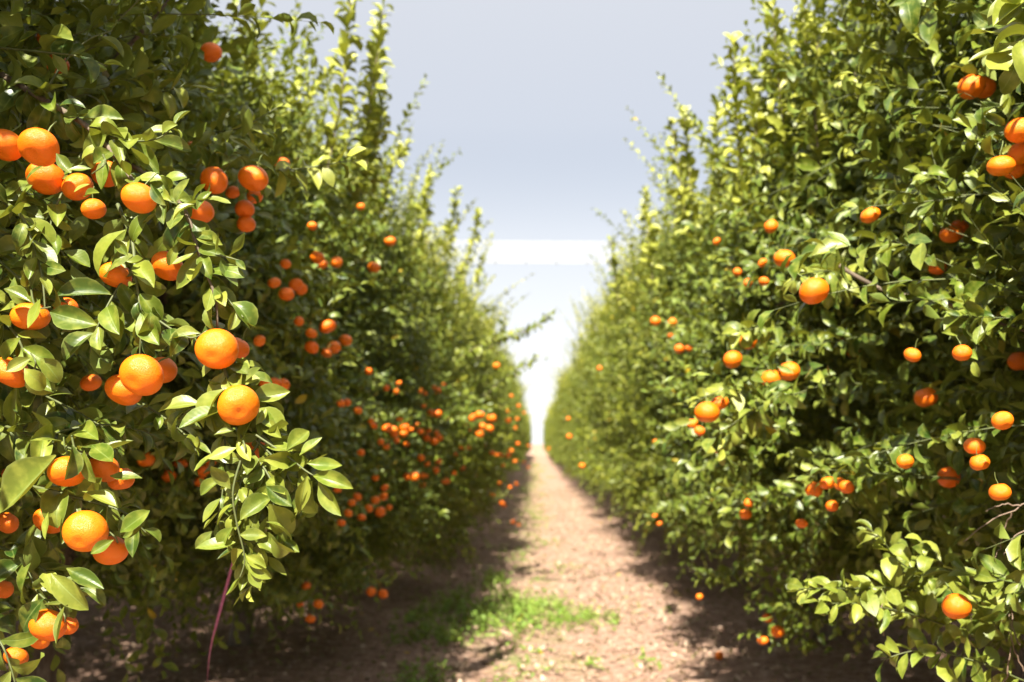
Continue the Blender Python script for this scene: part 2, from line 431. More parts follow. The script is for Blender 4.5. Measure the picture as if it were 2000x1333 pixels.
one(178, 748, 20, "dark shaded mandarin deep between leaves left of the bunch of three", 1.95)
one(242, 762, 37, "lowest mandarin of the tight bunch of three on the near tree", 1.56)
one(277, 733, 43, "largest front mandarin of the tight bunch of three with dimpled base", 1.48)
one(316, 724, 30, "rear right mandarin of the tight bunch of three", 1.60)
one(424, 682, 41, "big sunlit mandarin high on the long hanging twig", 1.48)
one(464, 680, 24, "mandarin peeping out right behind the upper big one on the hanging twig", 1.62)
one(466, 792, 41, "big lone sunlit mandarin at the middle of the long hanging twig", 1.46)
one(502, 876, 26, "small mandarin half covered by leaves, lowest on the hanging twig", 1.56)
one(132, 922, 37, "shaded mandarin under a hanging leaf, left of its row of three", 1.54)
one(203, 914, 32, "middle mandarin of the shaded row of three with a bright patch", 1.60)
one(236, 936, 26, "rearmost right mandarin of the shaded row of three behind a leaf", 1.72)
one(24, 930, 20, "mandarin mostly hidden by leaves at left edge of shaded row", 1.75)
one(14, 1022, 22, "small mandarin at the left edge below the shaded row", 1.72)
one(98, 1016, 32, "mandarin under a broad leaf, left of the wide flat one", 1.62)
one(167, 1038, 42, "wide flat shaded mandarin with dimpled base, low on the near tree", 1.50)
one(216, 1076, 33, "mandarin just below right of the wide flat one", 1.56)
one(94, 1222, 35, "tall mandarin beside a dangling leaf near the bottom left corner", 1.54)
one(132, 1222, 19, "small mandarin peeping out right of the one near the bottom left corner", 1.72)
one(78, 1252, 12, "tiny orange sliver of mandarin under the bottom left pair", 1.80)
one(6, 1152, 17, "mandarin cut by the left edge above the bottom left corner", 1.78)
one(32, 1283, 24, "lowest mandarin of all, in the bottom left corner", 1.66)
one(412, 103, 21, "lone mandarin high up with bright cap, upper left", 2.6)
cluster("two half hidden mandarins by the big dark leaves, upper left", [(88, 75, 12, 2.3), (112, 126, 22, 2.2)], True)
one(418, 353, 28, "blurred mandarin left of the short hanging string of fruit", 2.15)
one(390, 414, 28, "mandarin behind pale twisted leaves under the blurred one", 2.0)
one(551, 321, 15, "small bright mandarin at the base of the horizontal leafy shoot", 2.9)
one(495, 349, 30, "big mandarin heading the short string of fruit, upper left", 2.1)
cluster("small mandarins hanging below the big one in the string", [(455, 376, 14, 2.5), (498, 384, 16, 2.45), (478, 409, 19, 2.35), (481, 438, 18, 2.35)], True)
one(373, 289, 8, "orange speck of fruit between leaves above the pale mandarin", 2.6)
# --- left row, middle distance
cluster("three mandarins high on the dark part of left row", [(620, 503, 14), (629, 517, 12), (657, 513, 12)])
cluster("loose dark group level with the near tree's pair", [(536, 553, 13), (558, 516, 9), (560, 575, 15), (578, 556, 14), (588, 565, 13)])
cluster("lone specks above the dark left row group", [(610, 442, 9), (705, 404, 8)])
one(762, 472, 11, "mandarin in the sunny yellow leaves high on left row")
one(731, 523, 12, "mandarin a little below the one in sunny yellow leaves")
cluster("ring of mandarins in the middle of left row", [(640, 638, 17), (608, 652, 12), (609, 679, 14), (638, 690, 11), (652, 679, 14), (675, 665, 13)])
cluster("trio right beside the long hanging twig", [(518, 747, 13), (535, 752, 15), (551, 753, 15)])
one(584, 628, 9, "faint mandarin in shade left of the ring of fruit")
one(507, 666, 9, "faint mandarin just right of the hanging twig's upper fruit")
Z = lambda L: [(640 + a / 3.7, 700 + b / 3.7, max(c / 3.7, 4)) for a, b, c in L]
cluster("small blurred group above the left row's fruit band", Z([(297, 95, 28), (425, 215, 18), (515, 180, 20), (495, 240, 22)]))
cluster("small cluster with two lit fruits above the left row's band", Z([(672, 238, 18), (705, 255, 18), (768, 210, 18), (795, 235, 25), (840, 195, 18)]))
cluster("three starting the left row's fruit band by the hanging twig", Z([(95, 325, 24), (140, 320, 24), (220, 378, 32)]))
cluster("stacked two at the left of the dense fruit band", Z([(318, 455, 25), (335, 490, 25)]), True)
cluster("dense shaded clump in the left row's fruit band", Z([(430, 505, 38), (475, 520, 35), (555, 500, 38), (520, 440, 24), (485, 548, 28), (550, 545, 30), (605, 515, 20)]))
cluster("clump with bright lit faces in the left row's band", Z([(650, 480, 16), (668, 530, 28), (715, 575, 30), (730, 520, 26), (785, 540, 20), (770, 600, 32), (805, 575, 28)]))
cluster("short shaded line above the dense fruit band", Z([(745, 395, 28), (795, 400, 32), (695, 345, 16), (880, 440, 16)]))
cluster("brightest sunlit cluster near the left row's end", Z([(975, 400, 16), (1010, 410, 20), (1050, 430, 32), (1100, 412, 35), (1185, 435, 36)]))
cluster("fruits just under the brightest sunlit cluster", Z([(1120, 492, 28), (1170, 508, 30), (1100, 548, 30), (1075, 505, 18), (1000, 475, 24), (1045, 520, 18)]))
one(970, 715, 7, "lone mandarin high in the left row's sunny bulge")
cluster("faint mandarins at the far end of the left row's top", Z([(1328, 273, 14), (1305, 385, 16), (1380, 345, 18), (1420, 395, 16), (1305, 450, 22), (1370, 440, 22), (1355, 505, 14)]))
cluster("sunny edge fruits beside the alley's vanishing end", Z([(1375, 618, 20), (1450, 632, 20), (1305, 700, 28), (1325, 670, 18), (1355, 745, 18), (1450, 788, 26), (1420, 750, 14)]))
cluster("small dark line left of the sunny edge fruits", Z([(1190, 685, 22), (1225, 698, 18), (1255, 700, 16), (1268, 772, 16), (1140, 632, 16)]))
cluster("scattered five under the dense shaded clump", Z([(425, 640, 26), (385, 605, 18), (500, 595, 16), (570, 622, 22), (240, 682, 24)]))
cluster("four round the bright pair low in left row", Z([(675, 720, 28), (718, 762, 24), (800, 750, 28), (780, 810, 28)]))
cluster("dim trio right of the low bright pair", Z([(925, 695, 20), (970, 650, 20), (1015, 645, 20)]))
cluster("shaded line low in left row above bare ground", Z([(575, 855, 30), (630, 855, 38), (685, 850, 22), (712, 850, 18), (685, 915, 22)]))
cluster("sparse dim fruits low by the row's dark hollow", Z([(860, 888, 26), (838, 894, 18), (910, 835, 20), (975, 795, 20), (1072, 840, 16)]))
cluster("lowest hanging bunch beside the long leaves of the twig", Z([(410, 937, 30), (405, 1000, 32), (345, 1025, 34), (298, 1085, 32), (380, 1110, 40), (445, 1078, 24)]), True)
cluster("loose fruits left of the lowest hanging bunch", Z([(345, 862, 18), (215, 1000, 32), (175, 1045, 18), (150, 1120, 30), (245, 1150, 32), (100, 1190, 32), (70, 945, 20)]), True)
cluster("drooping twig tip above the path's shaded edge", Z([(1190, 992, 18), (1260, 1050, 22), (1278, 1066, 16), (1240, 905, 14), (1125, 938, 12)]))
cluster("faint fruits hanging at the left edge of the sunlit path", Z([(1365, 910, 14), (1320, 935, 12), (1385, 1122, 20), (1340, 1182, 18)]), True)
cluster("pair hanging low over bare soil, left of the weeds", [(725, 1156, 10, 5.6), (748, 1160, 10, 5.6)])
cluster("small fruits dangling lowest behind the hanging twig tip", [(598, 1145, 9, 4.6), (586, 1181, 7, 4.8), (622, 1180, 10, 4.5), (606, 1209, 10, 4.6)], True)
cluster("dim mandarins under the near tree beside the twig", [(285, 898, 17, 3.3), (330, 930, 14, 3.5), (345, 905, 9, 3.7), (356, 904, 11, 3.6), (390, 940, 11, 3.5), (398, 920, 13, 3.4), (412, 900, 12, 3.5)])
# --- right row
cluster("two half hidden mandarins near the upper right corner", [(1897, 170, 26, 2.3), (1922, 172, 22, 2.45)])
cluster("bunch cut by the right edge below the corner", [(1990, 255, 26, 2.05), (1992, 300, 24, 2.1), (1955, 325, 26, 2.05), (1980, 330, 22, 2.15)], True)
one(1700, 421, 20, "lone mandarin with a leaf at its side, upper right row")
cluster("two joined half lit mandarins right of the lone one", [(1857, 458, 21, 2.75), (1872, 448, 19, 2.8)])
one(1830, 522, 18, "mandarin broken up by bright leaves under the joined two", 2.9)
one(1506, 443, 14, "mandarin half under a leaf, high in the right row")
one(1532, 506, 21, "flat looking mandarin shaded by a leaf above the round striped one")
one(1590, 569, 29, "round mandarin striped with leaf shadow, upper middle of right row")
cluster("four faint specks left of the striped mandarin", [(1440, 532, 8), (1461, 553, 7), (1489, 514, 7), (1492, 550, 7)])
cluster("half lit one and dark one hanging left in right row", [(1461, 667, 17), (1431, 703, 19)], True)
cluster("pair with bright right fruit in the middle of right row", [(1506, 740, 20), (1541, 726, 21)])
cluster("two bright yellowish touching mandarins at the right row's edge", [(1381, 806, 24, 2.7), (1405, 788, 18, 2.85)])
cluster("tiny fruits under the bright yellowish touching two", [(1352, 828, 8, 3.2), (1366, 842, 9, 3.1), (1400, 876, 8, 3.2)])
one(1879, 690, 18, "mandarin capped by a leaf at mid height, far right")
one(1782, 694, 9, "dim small mandarin left of the leaf capped one")
one(1992, 706, 23, "bright mandarin cut by the right edge at mid height")
one(1808, 777, 22, "lone oval mandarin in the dark middle of right row")
cluster("two hanging one over the other at right", [(1903, 872, 20), (1913, 904, 18)], True)
one(1853, 933, 22, "mandarin with bright centre beside a big pale leaf, right")
one(1768, 902, 12, "dim mandarin left of the pale leaf")
one(1953, 962, 18, "mandarin half hidden beside the dead twigs, right")
cluster("row of mandarins low in the right row", [(1590, 957, 17), (1617, 944, 16), (1641, 946, 11), (1653, 952, 15)])
one(1625, 989, 9, "dim red fruit under the low row of four")
cluster("stacked two in the shaded lower right row", [(1462, 983, 8), (1456, 1005, 12)], True)
one(1566, 1023, 12, "lone mandarin in the darkest lower part of right row")
cluster("cluster high on the smooth middle part of right row", [(1280, 628, 10), (1314, 630, 9), (1308, 655, 6), (1327, 682, 10), (1345, 681, 6)])
one(1868, 1185, 28, "bright pale mandarin on the low leafy branch, bottom right", 2.0)
cluster("three hanging over shaded soil at the lower right", [(1499, 1207, 10, 4.6), (1519, 1234, 13, 4.3), (1490, 1251, 11, 4.4)], True)
cluster("faint distant fruits low on the right row", [(1110, 818, 4), (1112, 853, 6), (1137, 910, 6), (1072, 877, 5), (1171, 720, 5)])
cluster("dim low fruits on shaded right row", [(1288, 1023, 5), (1279, 1008, 5), (1280, 863, 5), (1366, 1166, 5)])
one(1958, 822, 7, "dark red speck of fruit right of the oval one")
cluster("three red specks in mid right foliage", [(1645, 668, 5, 4.2), (1662, 691, 6, 4.2), (1678, 691, 5, 4.2)])
one(1400, 472, 5, "orange speck high in the right row's sunny leaves")

for f in FRUIT:
    x, y = f["p"]; q = (x - 1048) / FPX
    if f["d"] is None:
        d = 62.2 / f["r"]
        dw = .72 / max(abs(q), .012)              # depth at which this ray meets the row's face
        f["d"] = float(np.clip(d, .55 * dw, 1.12 * dw)) if d > 3 else d
    f["P"] = at(x, y, f["d"]); f["rad"] = np.clip(f["r"] * f["d"] / FPX, .018, .042)
FP = np.array([f["P"] for f in FRUIT]); FR = np.array([f["rad"] for f in FRUIT])

def clear_of_fruit(Q):
    """keep test: crown leaves stay out of the fruit and, mostly, from in front of it"""
    keep = np.ones(len(Q), bool); cam_p = np.array([0, 0, EYE])
    for P, r in zip(FP, FR):
        ax = nrm(cam_p - P); v = Q - P
        k = v @ ax; side = np.linalg.norm(v - k[:, None] * ax, axis=1)
        near = (k > -.03) & (k < 1.1) & (side < r + .012)
        keep &= ~(near & (rng.uniform(0, 1, len(Q)) > .13))
    px, py, d = to_px(Q)
    keep &= ~((Q[:, 0] < 0) & (Q[:, 0] > -1.45) & (Q[:, 1] < .9))
    infr = (px > -150) & (px < 2150) & (py > -150) & (py < 1480)
    keep &= ~(infr & (d < 1.75) & (px < 1500) & (d > 0)) & ~(infr & (d < 1.75) & (px >= 1500) & (d > 0))
    return keep

# ------------------------------------------------------------------ the ground
def build_ground():
    ys = np.concatenate([np.linspace(-12, 0, 16), np.linspace(0.3, 30, 230), np.geomspace(31, 2500, 60)])
    xs = np.concatenate([-np.geomspace(2000, 7, 22), np.linspace(-6.5, 6.5, 130), np.geomspace(7, 2000, 22)])
    X, Y = np.meshgrid(xs, ys)
    Zz = .018 * np.sin(X * 3.1 + np.sin(Y * 1.3)) * np.cos(Y * 2.3 + X) + .012 * np.sin(X * 9 + Y * 5) * np.sin(Y * 7.7) + .05 * np.exp(-((np.abs(X) - 2.2) / .9) ** 2)
    Zz *= (np.abs(X) < 8)
    V = np.c_[X.ravel(), Y.ravel(), Zz.ravel()]; a = len(xs)
    i = np.arange(len(V)).reshape(len(ys), a)
    F = np.stack([i[:-1, :-1], i[:-1, 1:], i[1:, 1:], i[1:, :-1]], -1).reshape(-1, 4)
    o = link("ground", np_mesh("ground", V, F, M_GROUND)); tag(o, kind="structure", label="sandy brown orchard soil with a sunlit strip between the tree rows", cat="ground")
build_ground()
def gz(x): return .05 * np.exp(-((np.abs(x) - 2.2) / .9) ** 2)

def build_litter():
    lv = Leaves(); n = 24000
    y = 3.5 + 30 * rng.uniform(0, 1, n) ** 1.6; x = rng.normal(0, 1, n) * 1.6
    s = rng.uniform(0, 1, n) < .35; x[s] = np.sign(x[s]) * rng.uniform(.7, 4.5, s.sum())
    P = np.c_[x, y, gz(x) + .012 + rng.uniform(0, .018, n)]
    a = rng.uniform(0, 6.28, n); D = np.c_[np.cos(a), np.sin(a), rng.normal(0, .25, n)]
    L = rng.uniform(.02, .065, n)
    lv.add(P, D, np.array([0, 0, 1.]) + rng.normal(0, .35, (n, 3)), L, L * rng.uniform(.3, .6, n), np.c_[rng.uniform(0, 1, n), rng.uniform(0, 1, n) ** 2, rng.uniform(0, 1, n)], rng.normal(.2, .5, n))
    tag(link("leaf_litter", lv.mesh("leaf_litter", M_LITTER, 4)), "scattered dry brown leaves lying over the orchard soil", "leaf litter", kind="stuff")
    # clods and small stones
    n = 5000; base = nrm(np.array([[1, 0, 0], [0, 1, 0], [-1, 0, 0], [0, -1, 0], [0, 0, 1], [0, 0, -1], ], float))
    tri = np.array([[0, 1, 4], [1, 2, 4], [2, 3, 4], [3, 0, 4], [1, 0, 5], [2, 1, 5], [3, 2, 5], [0, 3, 5]])
    y = 3.5 + 25 * rng.uniform(0, 1, n) ** 1.5; x = rng.normal(0, 1.7, n); r = rng.gamma(2, .005, n) + .003
    V = base[None] * rng.uniform(.6, 1.4, (n, 6, 1)) * r[:, None, None] * np.array([1.2, 1, .6]) + np.c_[x, y, gz(x) + r * .3 + .008][:, None]
    F = tri[None] + (np.arange(n) * 6)[:, None, None]
    tag(link("gravel", np_mesh("gravel", V.reshape(-1, 3), F.reshape(-1, 3), M_STONE, True)), "small pale clods and stones lying on the soil", "gravel", kind="stuff")
build_litter()

def weeds(name, label, spots, seed_h=.07):
    lv = Leaves(); tw = Twigs()
    for (x, y, sx, sy, n, h) in spots:
        n = int(n * .72)
        X = rng.normal(x, sx, n); Y = rng.normal(y, sy, n)
        B = np.c_[X, Y, gz(X)]
        hh = h * rng.uniform(.4, 1.3, n)
        shoots(lv, tw, B, np.c_[rng.normal(0, .55, (n, 2)), np.ones(n)], hh, rng.normal(0, .4, (n, 3)), np.clip(rng.normal(.3, .28, n), 0, 1), .048, .014, 1.15, .0012)
    me = lv.mesh(name, M_WEED, 4)
    o = tag(link(name, me), label, "weeds", kind="stuff"); link("weed_stems", tw.mesh("weed_stems", M_TWIG), o)
weeds("weeds", "bright green weed patch across the path in the foreground", [
    (-.75, 9.2, .10, .35, 90, .15), (-.50, 8.6, .10, .30, 90, .15), (-.30, 9.6, .09, .2, 60, .13), (-.15, 8.8, .12, .25, 110, .13), (.08, 9.3, .09, .15, 60, .12), (.25, 8.6, .13, .16, 80, .10), (.48, 8.8, .08, .10, 40, .08), (-.95, 8.3, .10, .5, 60, .15), (-.1, 8.1, .3, .15, 60, .07), (0, 8.9, .45, .5, 130, .06),
    (-.75, 7.7, .13, .18, 70, .10), (-.75, 6.4, .12, .22, 90, .09), (-.45, 10.9, .10, .35, 80, .12), (.62, 8.6, .05, .1, 24, .08)])
weeds("grass", "sparse low green tufts growing along the middle of the path",
      [(rng.normal(-.12, .22), y, .12, .3, int(14 + rng.uniform(0, 26)), .05) for y in np.concatenate([np.linspace(6.5, 20, 15), np.linspace(20, 75, 60)])]
      + [(.35, 6.9, .05, .1, 18, .05), (.75, 7.0, .05, .15, 14, .05), (.30, 12.2, .12, .2, 30, .05), (-.1, 7.4, .1, .1, 14, .05)])

# ------------------------------------------------------------------ trees
ROW = 2.15; SP = 2.9
Y0L = [1.5 + SP * i for i in range(0, 42)]      # left row trunks
Y0R = [1.9 + SP * i for i in range(0, 42)]
NEARN = 5
WORD = ["first", "second", "third", "fourth", "fifth", "sixth", "seventh", "eighth", "ninth", "tenth"]

def owner(P):
    ys = Y0L if P[0] < 0 else Y0R
    side = -1 if P[0] < 0.0 else 1
    i = int(np.argmin([abs(P[1] - y) for y in ys])); return side, i

near = {}
for side, ys in ((-1, Y0L), (1, Y0R)):
    for i in range(NEARN):
        o = empty("mandarin_tree", (side * ROW, ys[i], .04)); near[(side, i)] = o
L_LBL = ["near mandarin tree whose sharp fruit branches fill the left edge",
         "dark leafed tree of left row right behind the near hanging branches",
         "third tree of left row, carrying the start of the dense fruit band",
         "fourth tree of left row, with a sunny fruited bulge over the path",
         "fifth tree of left row, with thin arching shoots against the sky"]
R_LBL = ["nearest right row tree, cut by the right edge beside dead twigs",
         "second tree of right row, with bright touching mandarins on its edge",
         "third tree of right row, tall shoots against the sky",
         "fourth tree of right row, smooth sunlit flank with few fruits",
         "fifth tree of right row along the sunlit path"]
SKIRT = {(-1, 0): 1.34, (-1, 1): 1.05, (-1, 2): .62, (-1, 3): .5, (-1, 4): .5, (1, 0): .80, (1, 1): .98, (1, 2): .92, (1, 3): .75, (1, 4): .75}
for (side, i), o in near.items():
    tag(o, (L_LBL if side < 0 else R_LBL)[i], "tree", "mandarin trees in the left row" if side < 0 else "mandarin trees in the right row")
    lv, tw = Leaves(), Twigs()
    y0 = o.location.y
    # alley face at |x| = ROW - hx
    hx = {(-1, 0): 1.30, (-1, 1): 1.22, (-1, 2): 1.32, (-1, 3): 1.50, (-1, 4): 1.60, (1, 0): 1.30, (1, 1): 1.24, (1, 2): 1.20, (1, 3): 1.2, (1, 4): 1.2}[(side, i)]
    z1 = {(-1, 0): 3.7, (-1, 1): 3.05, (-1, 2): 3.3, (-1, 3): 3.4, (-1, 4): 3.4, (1, 0): 3.4, (1, 1): 3.1, (1, 2): 3.25, (1, 3): 3.45}.get((side, i), 3.7)
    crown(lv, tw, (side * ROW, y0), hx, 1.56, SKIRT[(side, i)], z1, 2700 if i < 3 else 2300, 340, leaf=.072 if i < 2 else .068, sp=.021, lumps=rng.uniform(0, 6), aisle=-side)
    # fruiting shoots around this tree's own fruit
    mine = [f for f in FRUIT if owner(f["P"]) == (side, i) and f["d"] > 1.9]
    if mine:
        P = np.repeat(np.array([f["P"] for f in mine]), 3, 0); n = len(P)
        back = np.c_[np.full(n, side * .30), rng.normal(.12, .12, n), rng.normal(.10, .08, n)]
        B = P + back
        d = nrm(P + np.c_[rng.normal(0, .07, (n, 2)), rng.uniform(.02, .12, n)] - B)
        shoots(lv, tw, B, d, rng.uniform(.28, .40, n), np.c_[rng.normal(0, .2, (n, 2)), rng.normal(-.2, .3, n)], np.clip(rng.normal(.05, .1, n), 0, 1), 0.074, .024)
    near[(side, i)]["_"] = 0
    lv.filt(clear_of_fruit); tw.filt(clear_of_fruit)
    org = tuple(o.location)
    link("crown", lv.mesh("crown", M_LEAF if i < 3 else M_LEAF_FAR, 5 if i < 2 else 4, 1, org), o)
    link("twigs", tw.mesh("twigs", M_TWIG, org), o)
    trunk_parts(o, org, .62, 3.0, hx, 1.3, 6, seed=side * 10 + i + 50)
    del o["_"]

# further trees: three crowns, reused
variants = []
for v in range(4):
    lv, tw = Leaves(), Twigs()
    crown(lv, tw, (0, 0), 1.27, 1.52, .72, 3.55, 2000, 300, leaf=.072, sp=.025, lumps=v * 1.9)
    me = lv.mesh("crown", M_LEAF_FAR, 4); mt = tw.mesh("twigs", M_TWIG)
    root = empty("mandarin_tree", (0, 0, 0)); a = link("crown", me, root); b = link("twigs", mt, root)
    trunk_parts(root, (0, 0, 0), .6, 2.9, 1.2, 1.3, 5, seed=v)
    variants.append(root)
used = set()
def place_tree(v, x, y, rot, sc, label, group, small):
    src = variants[v]
    if v in used:
        r = src.copy(); C.objects.link(r)
        for ch in src.children:
            if small and ch.name.startswith("branch"): continue
            c = ch.copy(); C.objects.link(c); c.parent = r
    else:
        r = src; used.add(v)
    r.location = (x, y, .02); r.rotation_euler = (0, 0, rot); r.scale = sc
    tag(r, label, "tree", group)
g2 = np.random.default_rng(5)
for side in (-1, 1):
    for k in range(9):
        place_tree(k % 4, side * (4.78 + g2.normal(0, .05)), -1.2 + 2.9 * k, float(g2.choice([0, math.pi])), (1.30, 1.04, .98),
                   "tree of the next row, seen dark beneath the %s row's canopy" % ("left" if side < 0 else "right"), "trees of the next row beyond the %s row" % ("left" if side < 0 else "right"), k > 5)
for side, ys in ((-1, Y0L), (1, Y0R)):
    nm = "left" if side < 0 else "right"
    for i in range(NEARN, len(ys)):
        far = i >= 10
        lab = ("distant leafy mandarin tree merging into the far end of the %s row" % nm) if far else "%s tree of the %s row along the sunlit path" % (WORD[i], nm)
        sx = 1.0 + g2.normal(0, .04) + (.22 if side < 0 and i < 16 else .10 if side < 0 else 0)
        place_tree(int(g2.integers(0, 4)), side * ROW, ys[i], float(g2.choice([0, math.pi])) + g2.normal(0, .05), (sx, 1, 1 + g2.normal(0, .05)), lab,
                   "far mandarin trees of the %s row" % nm if far else "mandarin trees in the %s row" % nm, far)

# ------------------------------------------------------------------ hand placed twigs with leaves (parts of their trees)
def twig(tree, pts, r0, leaf, gap, youth=.12, spread=.95, start=.0, mat=M_LEAF, bright=.5, T=8, wide=2, droop=0, size_jit=1.0):
    """a branch through points (px, py, depth) with leaves along it"""
    P = smooth_path([at(*p) for p in pts], 40); seg = np.linalg.norm(np.diff(P, axis=0), axis=1); cum = np.r_[0, np.cumsum(seg)]; tot = cum[-1]
    tw = Twigs(); rr = np.linspace(r0, max(r0 * .35, .0010), 40)
    org = np.array(tree.location)
    tw.add(P[None], rr[None], 8 if wide > 1 else 5)
    n = max(int(tot * (1 - start) / gap), 3)
    s = tot * (start + (1 - start) * (np.arange(n) + .6) / n) + rng.normal(0, gap * .25, n); s = np.clip(s, 0, tot)
    pos = np.stack([np.interp(s, cum, P[:, k]) for k in range(3)], 1)
    tan = nrm(np.stack([np.interp(s, cum, np.gradient(P, axis=0)[:, k]) for k in range(3)], 1)); t = s / tot
    ref = nrm(np.cross(tan, np.array([.1, .9, .3]))); r2 = np.cross(tan, ref)
    ang = np.arange(n) * 2.4 + rng.uniform(0, 6.28) + rng.normal(0, .35, n)
    rad = ref * np.cos(ang)[:, None] + r2 * np.sin(ang)[:, None]
    el = rng.normal(spread, .25, n) * (1 - .4 * t ** 4)
    D = nrm(tan * np.cos(el)[:, None] + rad * np.sin(el)[:, None] + rng.normal(0, .12, (n, 3)) + np.array([0, 0, -droop]))
    U = nrm(np.array([-.12, -.55, .75]) + tan * .25 + rng.normal(0, .38, (n, 3)))
    L = leaf * (1.06 if T >= 8 else 1.15) * np.clip(rng.normal(1, .22 * size_jit, n), .45, 1.3) * (1 - .35 * t ** 5)
    Wd = L * rng.uniform(.37, .56, n)
    tint = np.c_[np.clip(bright + rng.uniform(-.6, .4, n), 0, 1), np.clip(youth * (.6 if T >= 8 else 1) + rng.normal(0, .12, n), 0, 1), rng.uniform(0, .99, n)]
    lv = Leaves(); base = pos + rad * .002
    mid = base + D * L[:, None] * .55; ok = np.ones(n, bool)
    for Pf, rf in zip(FP, FR):                       # most leaves hang beside a fruit, not across it
        ax = nrm(np.array([0, 0, EYE]) - Pf); v = mid - Pf; kk = v @ ax
        ok &= ~((kk > -rf) & (kk < .22) & (np.linalg.norm(v - kk[:, None] * ax, axis=1) < rf * .95) & (rng.uniform(0, 1, n) > .12))
    base, D, U, L, Wd, tint, n = base[ok], D[ok], U[ok], L[ok], Wd[ok], tint[ok], int(ok.sum())
    lv.add(base, D, U, L, Wd, tint, rng.normal(.42, .5, n), rng.uniform(.1, 1.0, n))
    o = link("branch", tw.mesh("branch", M_TWIG if r0 < .004 else M_BARK, org), tree)
    link("leaves", lv.mesh("leaves", mat, T, wide, org), o)
    return o
T0, T1 = near[(-1, 0)], near[(-1, 1)]
def leaves_by_hand(tree, stem, rows, youth=.15, width=.42):
    """a short twig with leaves given base -> tip (photo pixels, depths)"""
    P = smooth_path([at(*p) for p in stem], 20); org = np.array(tree.location); tw = Twigs()
    tw.add(P[None], np.linspace(.0018, .001, 20)[None], 6)
    A = np.array([at(*r[:3]) for r in rows]); B = np.array([at(r[3], r[4], r[5]) for r in rows]); D = B - A; n = len(rows)
    L = np.linalg.norm(D, axis=1) * 1.06
    U = np.array([-.15, -.75, .5]) + rng.normal(0, .3, (n, 3))
    lv = Leaves(); lv.add(A, D, U, L, L * rng.uniform(width - .06, width + .08, n), np.c_[rng.uniform(0, 1, n), np.clip(youth * .6 + rng.normal(0, .14, n), 0, 1), rng.uniform(0, .98, n)], rng.normal(.15, .3, n), rng.uniform(.2, .9, n))
    o = link("branch", tw.mesh("branch", M_TWIG, org), tree); link("leaves", lv.mesh("leaves", M_LEAF, 9, 2, org), o)
h = 1.44
leaves_by_hand(T0, [(500, 850, 1.47), (560, 890, 1.46), (605, 925, 1.45), (640, 935, 1.45)],
               [(600, 905, h, 668, 912, h), (585, 890, h, 632, 870, h + .03), (612, 930, h, 676, 940, h - .03), (622, 940, h, 668, 1002, h), (600, 930, h, 585, 1000, h), (580, 905, h, 545, 925, h + .03), (610, 940, h, 610, 1000, h + .04), (560, 880, h, 600, 850, h + .05)], .3)
leaves_by_hand(T0, [(470, 900, 1.45), (455, 960, 1.44), (462, 1020, 1.44), (478, 1090, 1.44), (468, 1130, 1.44)],
               [(452, 985, h, 415, 1020, h), (455, 1030, h, 425, 1065, h), (460, 1060, h, 394, 1088, h), (468, 1045, h, 520, 1050, h), (480, 1085, h, 518, 1108, h), (476, 1075, h, 438, 1105, h + .02), (482, 1100, h, 528, 1130, h), (470, 1125, h, 462, 1170, h), (486, 1110, h, 507, 1148, h), (450, 955, h, 412, 905, h), (520, 1020, h, 578, 1035, h), (530, 1050, h, 568, 1108, h), (525, 985, h, 575, 1050, h + .03), (520, 950, h, 568, 990, h)], .3, .5)
leaves_by_hand(T0, [(60, 560, 1.56), (70, 600, 1.5), (100, 600, 1.49)],
               [(78, 585, 1.47, 62, 640, 1.47), (98, 610, 1.49, 178, 632, 1.47), (60, 590, 1.5, 10, 560, 1.5), (40, 660, 1.5, -10, 700, 1.5)], .12, .45)
leaves_by_hand(T0, [(60, 740, 1.54), (70, 710, 1.5), (60, 690, 1.52)], [(48, 720, 1.47, 84, 762, 1.46), (80, 700, 1.5, 120, 742, 1.5), (60, 700, 1.5, 15, 725, 1.49)], .45, .6)
leaves_by_hand(T0, [(140, 850, 1.56), (148, 880, 1.5), (170, 890, 1.5)], [(140, 870, 1.47, 148, 935, 1.46), (165, 880, 1.48, 170, 945, 1.48), (180, 870, 1.52, 222, 905, 1.48), (215, 930, 1.5, 275, 935, 1.5), (110, 890, 1.52, 15, 1000, 1.54), (160, 960, 1.5, 225, 985, 1.5)], .12, .45)
leaves_by_hand(T0, [(230, 1060, 1.55), (225, 1050, 1.48), (215, 1040, 1.48)], [(222, 1055, 1.46, 178, 1080, 1.45), (235, 1040, 1.48, 290, 1000, 1.48), (240, 1050, 1.5, 292, 1035, 1.5), (95, 1000, 1.52, 85, 1050, 1.5)], .12, .42)
leaves_by_hand(T0, [(110, 1180, 1.54), (125, 1200, 1.49), (128, 1215, 1.49)], [(126, 1185, 1.47, 116, 1255, 1.46), (85, 1170, 1.52, 18, 1240, 1.52), (60, 1100, 1.52, 10, 1180, 1.5), (130, 1110, 1.5, 200, 1150, 1.5), (100, 1120, 1.52, 160, 1190, 1.5)], .05, .42)
leaves_by_hand(T0, [(200, 300, 1.58), (205, 320, 1.5), (180, 340, 1.5)], [(205, 310, 1.52, 195, 362, 1.5), (178, 330, 1.5, 135, 330, 1.49), (175, 360, 1.48, 142, 368, 1.47), (165, 385, 1.5, 185, 372, 1.48), (295, 360, 1.45, 312, 400, 1.44), (110, 300, 1.5, 140, 340, 1.5), (85, 325, 1.5, 42, 345, 1.5)], .2, .42)
